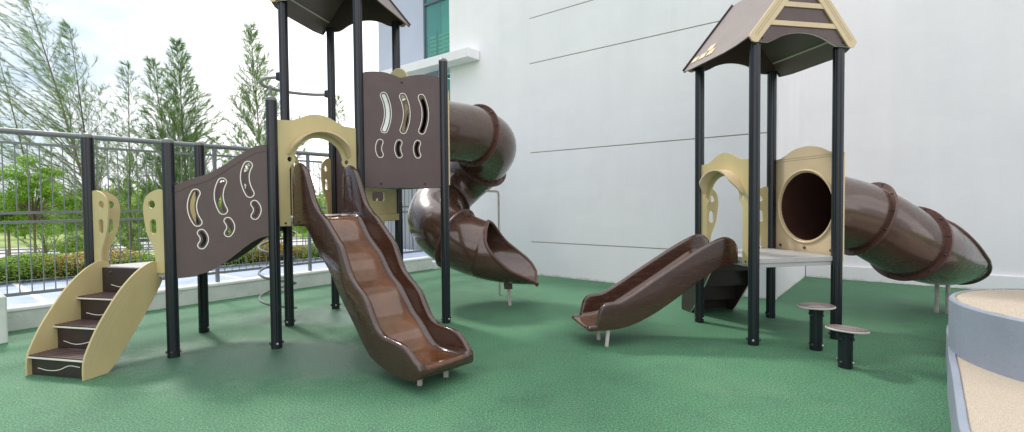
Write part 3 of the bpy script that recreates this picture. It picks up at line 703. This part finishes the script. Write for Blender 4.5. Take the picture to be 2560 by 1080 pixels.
# round knob panel seen over the slotted panel
P = frame(xy(L7), xy(L6), xy(o_)); mb = MB()
mb.prism([(-.10, 2.89)]+[(.13+.25*math.cos(a), 3.08+.225*math.sin(a)) for a in [math.pi*(1-i/16) for i in range(17)]]+[(.36, 2.89)], [circ2(.29, 3.13, .04, 14)], P, -.085, -.067, 'cream'); mb.build('grab_panel', T1, 35, .003)
# handles at the climber opening
handle_panel(T1, xy(L5), xy(L4), (-1, .2), DZ2, ws=1.15); handle_panel(T1, xy(L4), xy(L5), (-1, .2), DZ2)
# spiral climber and hoop
sc_ = Vector((-3.14, 6.58, 0)); g = thing_part('spiral_climber', T1)
mb = MB(); pts = []
for i in range(150):
    f = i/149; a = .3-f*2*math.pi*5.2; z = .10+f*1.75; pts.append(sc_+Vector((.22*math.cos(a), .22*math.sin(a), z)))
mb.tube(pts, .016, 'pipe', 8); mb.build('coil', g)
mb = MB(); mb.tube([sc_+Vector((.02, -.12, 0)), sc_+Vector((.02, -.12, 3.04))], .019, 'pipe', 10); mb.build('centre_pole', g)
out = Vector((-nn_.y, nn_.x, 0)); 
if out.x > 0: out = -out
hp = [L4+out*.05, L4+out*.22-nn_*.02, L4+out*.44+nn_*.12, L4+out*.56+nn_*.40, L4+out*.50+nn_*.70, L4+out*.28+nn_*.93, L5+out*.05]
mb = MB(); mb.tube([Vector((*p[:2], 3.05)) for p in cr([tuple(p) for p in hp], 8)], .021, 'pipe', 10); mb.build('hoop', g)
for p_ in (L4, L5):
    mb = MB(); a = p_+out*.04+Vector((0, 0, 3.01)); mb.box(a-nn_*.03, out*.06, nn_*.06, Vector((0, 0, .10)), 'post'); mb.build('clamp', g, 0, .008)
# roof
tower_roof(T1, xy(L4), xy(A_-L4), xy(nn_), 3.97)

# ================================================================== RIGHT PLAYSET
t2 = .1914; e2 = Vector((math.cos(t2), math.sin(t2), 0)); f2 = rot(e2, -math.pi/2)
P1 = V3(2.306, 6.077); P2 = P1+f2; P3 = P1+e2; P4 = P2+e2
T2 = thing('play_tower', (P1.x, P1.y, 0), 'small square roofed play tower with short open slide and straight brown tube slide', 'play structure')
for p_ in (P1, P2, P3, P4): post(T2, p_.x, p_.y, 3.11, False, rot=t2+p_.y)
DZ = .89
deck(T2, [xy(P1), xy(P2), xy(P4), xy(P3)], DZ)
arch_panel(T2, xy(P1), xy(P2), xy(-e2), .82)
rows = [(.03, 1.00, .90, .82, 1), (.06, 1.06, .90, .82, 1), (.12, 1.10, .90, .815, 1), (.20, 1.105, .895, .80, 1), (.32, 1.06, .87, .745, 1), (.50, .97, .765, .635, 1), (.72, .845, .63, .49, 1), (.95, .71, .495, .35, 1), (1.13, .60, .39, .262, 1), (1.28, .515, .305, .21, 1), (1.38, .47, .255, .19, 1),
        (1.47, .462, .23, .182, 1), (1.54, .448, .22, .18, 1), (1.59, .39, .217, .18, 1), (1.615, .30, .216, .18, 1), (1.632, .236, .214, .178, .998), (1.66, .232, .213, .176, .995), (1.70, .226, .211, .177, .985), (1.715, .214, .206, .182, .975), (1.722, .20, .197, .19, .965)]
mid = (P1+P2)/2; slide(T2, 'open_slide', xy(mid), xy(f2), xy(-e2), rows, .285, 0)
foot(T2, .926, 5.325, .19, r=.018); foot(T2, .965, 5.075, .19, r=.018, tilt=(.02, 0))
# stair at the back
mid = (P1+P3)/2; stair(T2, xy(mid), xy(e2), xy(-f2), DZ, 'brown_dark')
handle_panel(T2, xy(P1), xy(P3), xy(-f2), DZ); handle_panel(T2, xy(P1), xy(P3), xy(-f2), DZ, flip=True)
# tube
tube_panel(T2, xy(P3), xy(P4), xy(e2), .85, 1.42, .41); mid = (P3+P4)/2
path = [mid+e2*.068+Vector((0, 0, 1.42)), mid+e2*.38+Vector((0, 0, 1.385)), (4.17, 5.87, 1.265), (4.46, 5.87, 1.105), (4.745, 5.935, .965), (5.15, 6.14, .86), (5.6, 6.43, .78), (6.04, 6.71, .76)]
tube_slide(T2, path, .41, [2, 4], 4.8, xy(e2), [(0, 178), (.1, 140), (.25, 118), (.5, 98), (.75, 80), (.92, 66), (1, 54)], [(0, 178), (.1, 140), (.25, 118), (.5, 98), (.75, 80), (.92, 66), (1, 54)])
for (x, y) in ((5.575, 6.465), (5.65, 6.385)):
    mb = MB(); mb.tube([(x, y, 0), (x, y, .42)], .024, 'leg', 12); mb.build('support_leg', T2)
tower_roof(T2, xy(P2), xy(P4-P2), xy(P1-P2), 3.12)

# ------------------------------------------------------------------ stepping pods
def pod(x, y, h, tilt, label, ox=.0, oy=.0):
    t = thing('stepping_pod', (x, y, 0), label, 'stepping pod', 'brown topped stepping pods')
    mb = MB(); mb.lathe((x, y, 0), (0, 0, 1), [(.057, 0), (.057, h-.04)], 'post', 32, lambda j: .94 if j % 8 == 3 else 1.); mb.build('post', t, 25)
    mb = MB(); c = Vector((x+ox, y+oy, h)); ax = Vector((*tilt, 1)).normalized()
    mb.lathe(c-ax*.02, ax, [(.155, 0), (.165, .004), (.167, .011), (.164, .018), (.160, .019)], 'leg', 40)
    mb.lathe(c, ax, [(.159, -.0009), (.158, .003)], 'brown', 40)
    a = ax.orthogonal().normalized(); b = ax.cross(a)
    for r_ in (.138, .112, .086, .060, .034): mb.tube([c+ax*.003+(a*math.cos(q)+b*math.sin(q)*(1+.06*math.sin(3*q)))*r_ for q in [2*math.pi*i/36 for i in range(36)]], (.0016), 'ring_grey', 5, closed=True)
    mb.build('step_plate', t, 40)
    mb = MB(); mb.lathe((x, y, h-.075), (0, 0, 1), [(.062, 0), (.064, .03), (.09, .045), (.13, .052)], 'post', 24); mb.build('plate_bracket', t)
    for zz in (.055, h-.09):
        for i in range(4):
            q = i*math.pi/2+.5; dx, dy = math.cos(q), math.sin(q); mb = MB(); mb.lathe((x+dx*.054, y+dy*.054, zz), (dx, dy, 0), [(.015, 0), (.015, .012)], 'bolt', 10)
            mb.ball((x+dx*.068, y+dy*.068, zz), .013, 'steel' if zz < .1 and i % 2 else 'bolt', (dx, dy, 0)); mb.build('bolt', t)
pod(3.025, 4.899, .445, (-.02, .03), 'taller stepping pod, the one nearer the tower posts')
pod(2.964, 4.374, .355, (.07, .05), 'shorter stepping pod in front, its brown plate tilted down to the right', -.0, -.02)

# ------------------------------------------------------------------ round seat planter
t = thing('stepped_seat', (4.1, 3.2, 0), 'round grey painted drum seat with pebble top on a lower pebble step', 'seat')
cx, cy, Rd = 4.15, 3.24, .955
mb = MB(); mb.lathe((cx, cy, 0), (0, 0, 1), [(Rd, .0), (Rd, .718), (Rd-.010, .73), (Rd-.034, .73), (Rd-.038, .70)], 'drum', 160); mb.build('drum', t, 30)
mb = MB(); mb.lathe((cx, cy, 0), (0, 0, 1), [(Rd-.040, .695), (Rd-.042, .724), (Rd-.052, .727)], 'pebble', 120); mb.build('drum_top', t, 30)
mb = MB(); mb.tube([(cx+(Rd-.039)*math.cos(q), cy+(Rd-.039)*math.sin(q), .722) for q in [2*math.pi*i/140 for i in range(140)]], [.006+.004*random.Random(i).random() for i in range(140)], 'grit', 6, closed=True); mb.build('joint_grit', t, 60)
kerb_o = cr([(6.5, 5.9), (4.9, 5.2), (4.05, 4.56), (3.55, 4.005), (3.229, 3.636), (2.979, 3.334), (2.825, 3.150), (2.518, 2.786), (2.204, 2.408), (1.96, 2.05), (1.85, 1.5), (1.95, .6), (2.4, -.5)], 6)
def offs(L, w):
    out = []
    for i, p in enumerate(L):
        a, b = Vector(L[max(i-1, 0)]), Vector(L[min(i+1, len(L)-1)]); tt = (b-a).normalized(); out.append((p[0]-tt.y*w, p[1]+tt.x*w))
    return out
ki = offs(kerb_o, .042); ki2 = offs(kerb_o, .044)
mb = MB(); mb.prism(kerb_o+ki[::-1], [], lambda a, b, y: Vector((a, b, y)), 0, .35, 'drum'); mb.build('step_kerb', t, 30, .006)
mb = MB(); mb.prism(ki2+[(7, -.5), (7, 5.8)], [], lambda a, b, y: Vector((a, b, y)), .0, .338, 'pebble'); mb.build('step_top', t, 0)

# ------------------------------------------------------------------ vegetation
def leaves(mb_v, mb_f, mb_m, c, nrm, size, asp, k):
    a = nrm.orthogonal().normalized(); a.rotate(Matrix.Rotation(random.random()*6.28, 3, nrm)); b = nrm.cross(a); i = len(mb_v)
    mb_v += [c-a*size*asp, c-b*size, c+a*size*asp, c+b*size]; mb_f.append((i, i+1, i+2, i+3)); mb_m.append(k)
def rv():
    while True:
        v = Vector((random.uniform(-1, 1), random.uniform(-1, 1), random.uniform(-1, 1)))
        if .05 < v.length < 1: return v
def raw(name, parent, v, f, m, mats, loc):
    me = bpy.data.meshes.new(name); o = Vector(loc); me.from_pydata([tuple(p-o) for p in v], [], f)
    for k in mats: me.materials.append(k)
    me.polygons.foreach_set('material_index', m); me.update(); ob = bpy.data.objects.new(name, me); C.objects.link(ob)
    if parent: ob.parent = parent
    else: ob.location = o
    return ob
# hedge
random.seed(5); v, f, m_ = [], [], []
path_h = [S(-11.35, -3), S(-11.5, .5), S(-11.35, 1.9), S(-10.75, 3.9), S(-10.5, 5.8), S(-10.5, 8.2)]
for i in range(42000):
    k = random.random()*(len(path_h)-1); j = int(k); p = path_h[j].lerp(path_h[j+1], k-j); w_ = random.uniform(-.42, .42)
    bump = .06*math.sin(p.x*3.1)+.05*math.sin(p.y*5.3+p.x*2)
    h = (.40+bump)*math.sqrt(max(0, 1-(w_/.46)**4)); z = .27+h*(random.random()**.5)
    c = p+Vector((-.5, -.3, 0)).normalized()*w_*.2+WX*w_+Vector((0, 0, z))
    patch = math.sin(p.x*2.3+w_*3)+math.sin(p.y*3.7)+random.uniform(-1.2, 1.2)
    mi = (random.choice([2, 3, 3]) if patch > 1.15 else random.choice([0, 0, 1, 1, 4]))
    leaves(v, f, m_, c, (rv()+Vector((0, -.3, .8))).normalized(), random.uniform(.014, .026), .6, mi)
ht = thing('hedge', tuple(path_h[2]), 'low clipped hedge of green leaves with orange red young shoots behind the fence', 'hedge')
raw('foliage', ht, v, f, m_, M['hedge'], ht.location)
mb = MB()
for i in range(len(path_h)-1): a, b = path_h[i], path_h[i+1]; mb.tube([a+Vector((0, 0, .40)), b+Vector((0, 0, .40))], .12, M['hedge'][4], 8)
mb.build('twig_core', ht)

def px(x, y, Y): return Vector(((x-1280)/1235.7*Y, Y, 1.5+(505.4+.0089*(1280-x)-y)*Y/1235.7))
def limb(mb, a, b, r0, r1, sag=0, n=5):
    pts = [a.lerp(b, i/n)+Vector((0, 0, sag*math.sin(math.pi*i/n))) for i in range(n+1)]; mb.tube(pts, [r0+(r1-r0)*i/n for i in range(n+1)], 'bark', 6); return pts
def casuarina(base, tip, spread, nb, seed, label, wind=(-.5, 0), start=.22, dens=1., asym=0.):
    random.seed(seed); t = thing('casuarina_tree', tuple(base), label, 'tree', 'feathery casuarina trees beyond the fence')
    mid = base.lerp(tip, .5)+Vector((random.uniform(-.3, .3), 0, 0)); mid.x = base.x*.62+tip.x*.38
    N = 20; tr = [base*(1-u)**2+mid*2*u*(1-u)+tip*u*u for u in [i/N for i in range(N+1)]]
    H = tip.z-base.z; tb = MB(); tb.tube(tr, [.005*H*(1-i/N)+.006 for i in range(N+1)], 'bark', 8)
    v, f, m_ = [], [], []
    for b in range(nb):
        u = start+(1-start)*((b+random.random())/nb)**.9; k = min(N-1, int(u*N)); p = tr[k].lerp(tr[k+1], u*N-k)
        ang = b*2.4+random.uniform(-.4, .4); L = min(spread, (.56 if asym else .40)*H*(1-u))*random.uniform(.55, 1.1)+.10
        dirv = Vector((math.cos(ang), math.sin(ang), random.uniform(.65, 1.5))); dirv.normalize(); dirv += Vector((wind[0], wind[1], 0))*.5*u
        if dirv.x*asym > 0: L *= 1.35
        q = p+dirv*L; bp = [p.lerp(q, i/6)+Vector((wind[0]*.12, 0, -.06))*L*(i/6)**2 for i in range(7)]
        tb.tube(bp, [max(.0025, .0042*L*(1-i/7)) for i in range(7)], 'bark', 4)
        nt = max(5, int(L*10*dens))
        for j in range(nt):
            w_ = .12+.88*(j+random.random())/nt; kk = min(5, int(w_*6)); o = bp[kk].lerp(bp[kk+1], w_*6-kk)
            td = (dirv*.8+rv()*.75+Vector((wind[0]*.7, wind[1], .2))).normalized(); tl = random.uniform(.22, .5)*(1.15-.5*w_)*(.5+.5*min(1, L))
            mi = random.choice([0, 0, 1, 2])
            for s_ in range(int(16*dens)):
                r_ = random.random(); c = o+td*tl*r_; nd = (td+rv()*.55+Vector((wind[0]*.5, 0, -.12))).normalized(); nl = random.uniform(.12, .26)
                sd = nd.cross(rv()).normalized()*random.uniform(.0040, .0066); i = len(v); v += [c-sd, c+sd, c+nd*nl]; f.append((i, i+1, i+2)); m_.append(mi)
    tb.build('trunk', t); raw('crown', t, v, f, m_, M['needle'], base)
def cas(bx, tx, ty, Y, spread, nb, seed, label, **kw):
    tip = px(tx, ty, Y); base = Vector(((bx-1280)/1235.7*Y, Y, 0)); base.z = terrain_z(base.dot(WX)); casuarina(base, tip, spread, nb, seed, label, **kw)
cas(290, 78, -30, 16.5, 3.3, 115, 1, 'tallest casuarina at the far left, bending left with loose wispy branches', wind=(-.75, 0), asym=-1, dens=.8, start=.2)
cas(262, 190, 70, 17.5, 2.5, 105, 2, 'wispy casuarina just right of the tallest leaning one', wind=(-.55, 0), dens=.8)
cas(150, 5, 120, 17.0, 2.6, 85, 12, 'sparse casuarina cut by the left edge of the view', wind=(-.7, 0), dens=.7)
cas(322, 332, 170, 18.0, 2.3, 84, 3, 'shorter thin topped casuarina between the leaning one and the paired ones', wind=(-.2, 0), dens=.85)
cas(478, 455, 112, 19.0, 2.75, 165, 4, 'dense upright casuarina of the middle pair', wind=(.1, 0), dens=1.25)
cas(462, 392, 155, 19.5, 2.1, 110, 5, 'slimmer left casuarina of the middle pair', wind=(-.15, 0), dens=1.15)
cas(672, 637, 76, 20.0, 2.5, 150, 6, 'narrow casuarina behind the hoop and the left roof post', wind=(.1, 0), dens=1.2)
cas(865, 850, 250, 22.0, 2.6, 75, 7, 'pale casuarina seen between the tower posts above the cream arch', wind=(0, 0), dens=.9)

def broadleaf(base, cz, rx, rz, n, seed, label, name='broadleaf_tree', mats='leaf', size=(.03, .06), trunk=.05, group=None, blobs=16, br=(.25, .45)):
    random.seed(seed); t = thing(name, tuple(base), label, 'tree', group); tb = MB(); ctr = Vector((base.x, base.y, cz))
    limb(tb, base, ctr+Vector((0, 0, -rz*.5)), trunk, trunk*.6)
    B = []
    for i in range(blobs):
        d_ = rv().normalized(); c = ctr+Vector((d_.x*rx, d_.y*rx, d_.z*rz))*random.uniform(.35, .85); B.append((c, random.uniform(*br)*rx))
        limb(tb, ctr+Vector((0, 0, -rz*random.uniform(.2, .6))), c, trunk*.45, trunk*.12, .05)
    v, f, m_ = [], [], []
    for i in range(n):
        c, r_ = random.choice(B); d_ = rv(); d_.normalize(); p = c+Vector((d_.x, d_.y, d_.z*.65))*r_*random.uniform(.5, 1.08)
        leaves(v, f, m_, p, (d_+rv()*.7+Vector((0, 0, .4))).normalized(), random.uniform(*size), .55, random.choice([0, 0, 1, 2]))
    tb.build('trunk', t); raw('crown', t, v, f, m_, M[mats], base)
def bl(x, ytop, ybot, Y, wpx, n, seed, label, **kw):
    a = px(x, ytop, Y); b = px(x, ybot, Y); base = Vector((a.x, Y, 0)); base.z = terrain_z(base.dot(WX)); broadleaf(base, (a.z+b.z)/2, wpx/2/1235.7*Y, (a.z-b.z)/2, n, seed, label, **kw)
bl(85, 375, 615, 13.5, 190, 15000, 21, 'small bright green broadleaf tree behind the fence at far left', trunk=.04, blobs=40, br=(.13, .28), size=(.018, .036))
bl(20, 470, 590, 15.5, 190, 8000, 22, 'low leafy tree cut by the left edge, behind the small bright tree', trunk=.05, blobs=30, br=(.15, .3))
G2 = 'rounded trees across the road'
k = 0
for (x, yt, Y, w_) in ((-60, 455, 66, 150), (60, 478, 84, 130), (190, 470, 74, 150), (290, 462, 88, 130), (400, 455, 78, 160), (520, 452, 86, 150), (600, 470, 92, 120), (700, 455, 84, 150), (790, 470, 95, 120), (890, 462, 86, 140), (985, 470, 96, 120)):
    k += 1
    bl(x, yt, 600, Y, w_, 5000, 30+k, 'rounded light green tree in the row across the road', name='roadside_tree', mats='wood', size=(.12, .24), trunk=.16, group=G2, blobs=14)
# far wood on the horizon
random.seed(77); v, f, m_ = [], [], []
for i in range(22000):
    X = random.uniform(-190, 20); Y = 112+random.uniform(-8, 8); h = 6.5+2.2*math.sin(X*.13)+1.6*math.sin(X*.37+1)+1.2*math.sin(X*.9)
    z = -4+h*random.random()**.6; leaves(v, f, m_, Vector((X, Y+random.uniform(-3, 3), z)), (rv()+Vector((0, -.5, .6))).normalized(), random.uniform(.35, .7), .8, random.choice([0, 1, 2]))
o = raw('far_wood', None, v, f, m_, M['wood'], (-80, 112, -4)); o['kind'] = 'stuff'; o['label'] = 'pale green band of far woodland on the horizon'; o['category'] = 'woodland'
# shrubs on the slope between hedge and road
for j, (x, yt, Y, w_) in enumerate(((180, 560, 22, 120), (330, 545, 26, 90), (560, 540, 24, 120), (650, 530, 27, 120))):
    bl(x, yt, 640, Y, w_, 4500, 60+j, ('grey green bush on the slope beyond the hedge, left of the stair', 'small bush seen between the cream stair handles', 'bush seen behind the bridge panel', 'bush seen under the left roof tower')[j], name='bush', mats='wood', size=(.04, .08), trunk=.05, blobs=12)

for j, (x, yt, Y, w_, lb) in enumerate(((215, 470, 30, 170, 'bright green leafy tree behind the fence, left of the stair post'), (345, 480, 34, 150, 'bright green leafy tree seen between the two cream stair handles'), (455, 500, 32, 120, 'bright green leafy tree behind the posts of the bridge'), (600, 485, 36, 150, 'leafy tree behind the raised end of the bridge panel'), (770, 480, 36, 130, 'leafy tree seen through the cream arch'))):
    bl(x, yt, 600, Y, w_, 7000, 80+j, lb, trunk=.07, size=(.05, .10), blobs=22, br=(.2, .4))
# guard rail and car
t = thing('guard_rail', tuple(A+nr*-.6), 'long grey two band road guard rail beyond the hedge', 'guard rail')
for off, nm in ((-.6, 'rail'),):
    mb = MB()
    for z in (.45, .8):
        mb.box(A+nr*off+Vector((0, 0, z)), d_ if 0 else (B-A), nr*.06, Vector((0, 0, .13)), 'fence')
    mb.build(nm, t, 0)
mb = MB()
for i in range(50): mb.box(A+(B-A)*(i/50)+nr*-.53, (B-A).normalized()*.12, nr*.1, Vector((0, 0, .95)), 'fence')
o = mb.build('rail_posts', t, 0)
def car(c, dr):
    t = thing('car', tuple(c), 'white hatchback car on the road beyond the hedge', 'car'); dr = dr.normalized(); sd = Vector((-dr.y, dr.x, 0))
    P = lambda a, b, y: c+dr*a+sd*y+Vector((0, 0, b))
    body = cr([(-2.0, .35), (-2.05, .8), (-1.9, 1.05), (-1.55, 1.38), (-.8, 1.5), (.1, 1.46), (.75, 1.08), (1.6, .92), (2.05, .75), (2.1, .4)], 4)
    mb = MB(); mb.prism(body+[(1.9, .22), (-1.9, .22)], [], P, -.83, .83, 'car'); mb.build('body', t, 40, .04)
    for y0, y1 in ((-.845, -.832), (.832, .845)):
        mb = MB(); mb.prism([(-1.5, 1.0), (-1.35, 1.32), (-.8, 1.42), (.05, 1.38), (.6, 1.03)], [], P, y0, y1, 'carglass'); mb.build('side_window', t, 0)
    for x in (-1.3, 1.3):
        for y in (-.76, .76):
            mb = MB(); mb.lathe(P(x, .31, y-.1), sd, [(.31, 0), (.32, .03), (.32, .17), (.31, .2)], 'tyre', 20); mb.lathe(P(x, .31, y-.11), sd, [(.19, 0), (.19, .22)], 'steel', 14); mb.build('wheel', t)
car(A+(B-A).normalized()*((-43+90)/(B-A).normalized().x)+nr*3.5, B-A)

# ------------------------------------------------------------------ light
w = bpy.data.worlds.new('World'); bpy.context.scene.world = w; w.use_nodes = True; nt = w.node_tree; nt.nodes.clear()
out_ = nt.nodes.new('ShaderNodeOutputWorld'); sky = nt.nodes.new('ShaderNodeTexSky'); sky.sky_type = 'NISHITA'; sky.sun_disc = False
sun_dir = Vector((-.55, .55, .85)).normalized()
sky.sun_elevation = math.asin(sun_dir.z); sky.sun_rotation = math.atan2(sun_dir.x, sun_dir.y); sky.dust_density = 2.; sky.air_density = 1.
bg = nt.nodes.new('ShaderNodeBackground'); bg.inputs['Strength'].default_value = .08; nt.links.new(sky.outputs[0], bg.inputs['Color'])
tc = nt.nodes.new('ShaderNodeTexCoord'); mp = nt.nodes.new('ShaderNodeMapping'); mp.inputs['Scale'].default_value = (1.2, 1.2, 3.2)
mp.inputs['Location'].default_value = (.3, .1, .2)
no = nt.nodes.new('ShaderNodeTexNoise'); no.inputs['Scale'].default_value = 1.7; no.inputs['Detail'].default_value = 7; no.inputs['Roughness'].default_value = .52
rp = nt.nodes.new('ShaderNodeValToRGB'); rp.color_ramp.elements[0].position = .30; rp.color_ramp.elements[1].position = .52
rp.color_ramp.elements[0].color = (.35, .35, .35, 1)
nt.links.new(tc.outputs['Generated'], mp.inputs['Vector']); nt.links.new(mp.outputs[0], no.inputs['Vector']); nt.links.new(no.outputs['Fac'], rp.inputs['Fac'])
cl = nt.nodes.new('ShaderNodeBackground'); cl.inputs['Color'].default_value = (1, .975, .985, 1); cl.inputs['Strength'].default_value = 1.27
mx = nt.nodes.new('ShaderNodeMixShader'); sx = nt.nodes.new('ShaderNodeSeparateXYZ'); nt.links.new(tc.outputs['Generated'], sx.inputs[0])
mr = nt.nodes.new('ShaderNodeMapRange'); nt.links.new(sx.outputs['X'], mr.inputs['Value']); mr.inputs['From Min'].default_value = -.74; mr.inputs['From Max'].default_value = -.46; mr.inputs['To Min'].default_value = .95; mr.inputs['To Max'].default_value = 0.
su = nt.nodes.new('ShaderNodeMath'); su.operation = 'SUBTRACT'; su.use_clamp = True; nt.links.new(rp.outputs[0], su.inputs[0]); nt.links.new(mr.outputs[0], su.inputs[1]); nt.links.new(su.outputs[0], mx.inputs[0]); gb = nt.nodes.new('ShaderNodeBackground'); gb.inputs['Color'].default_value = (.36, .47, .60, 1); m2 = nt.nodes.new('ShaderNodeMixShader'); m2.inputs[0].default_value = .7
nt.links.new(bg.outputs[0], m2.inputs[1]); nt.links.new(gb.outputs[0], m2.inputs[2]); nt.links.new(m2.outputs[0], mx.inputs[1]); nt.links.new(cl.outputs[0], mx.inputs[2]); nt.links.new(mx.outputs[0], out_.inputs['Surface'])
sl = bpy.data.lights.new('Sun', 'SUN'); sl.energy = 1.6; sl.angle = R(8); sl.color = (1, .96, .9); so_ = bpy.data.objects.new('Sun', sl); C.objects.link(so_)
so_.rotation_euler = sun_dir.to_track_quat('Z', 'Y').to_euler()
sc = bpy.context.scene; sc.view_settings.view_transform = 'Standard'; sc.view_settings.look = 'None'; sc.view_settings.exposure = .70; sc.view_settings.gamma = 1
sc.render.engine = 'CYCLES'; sc.cycles.max_bounces = 8
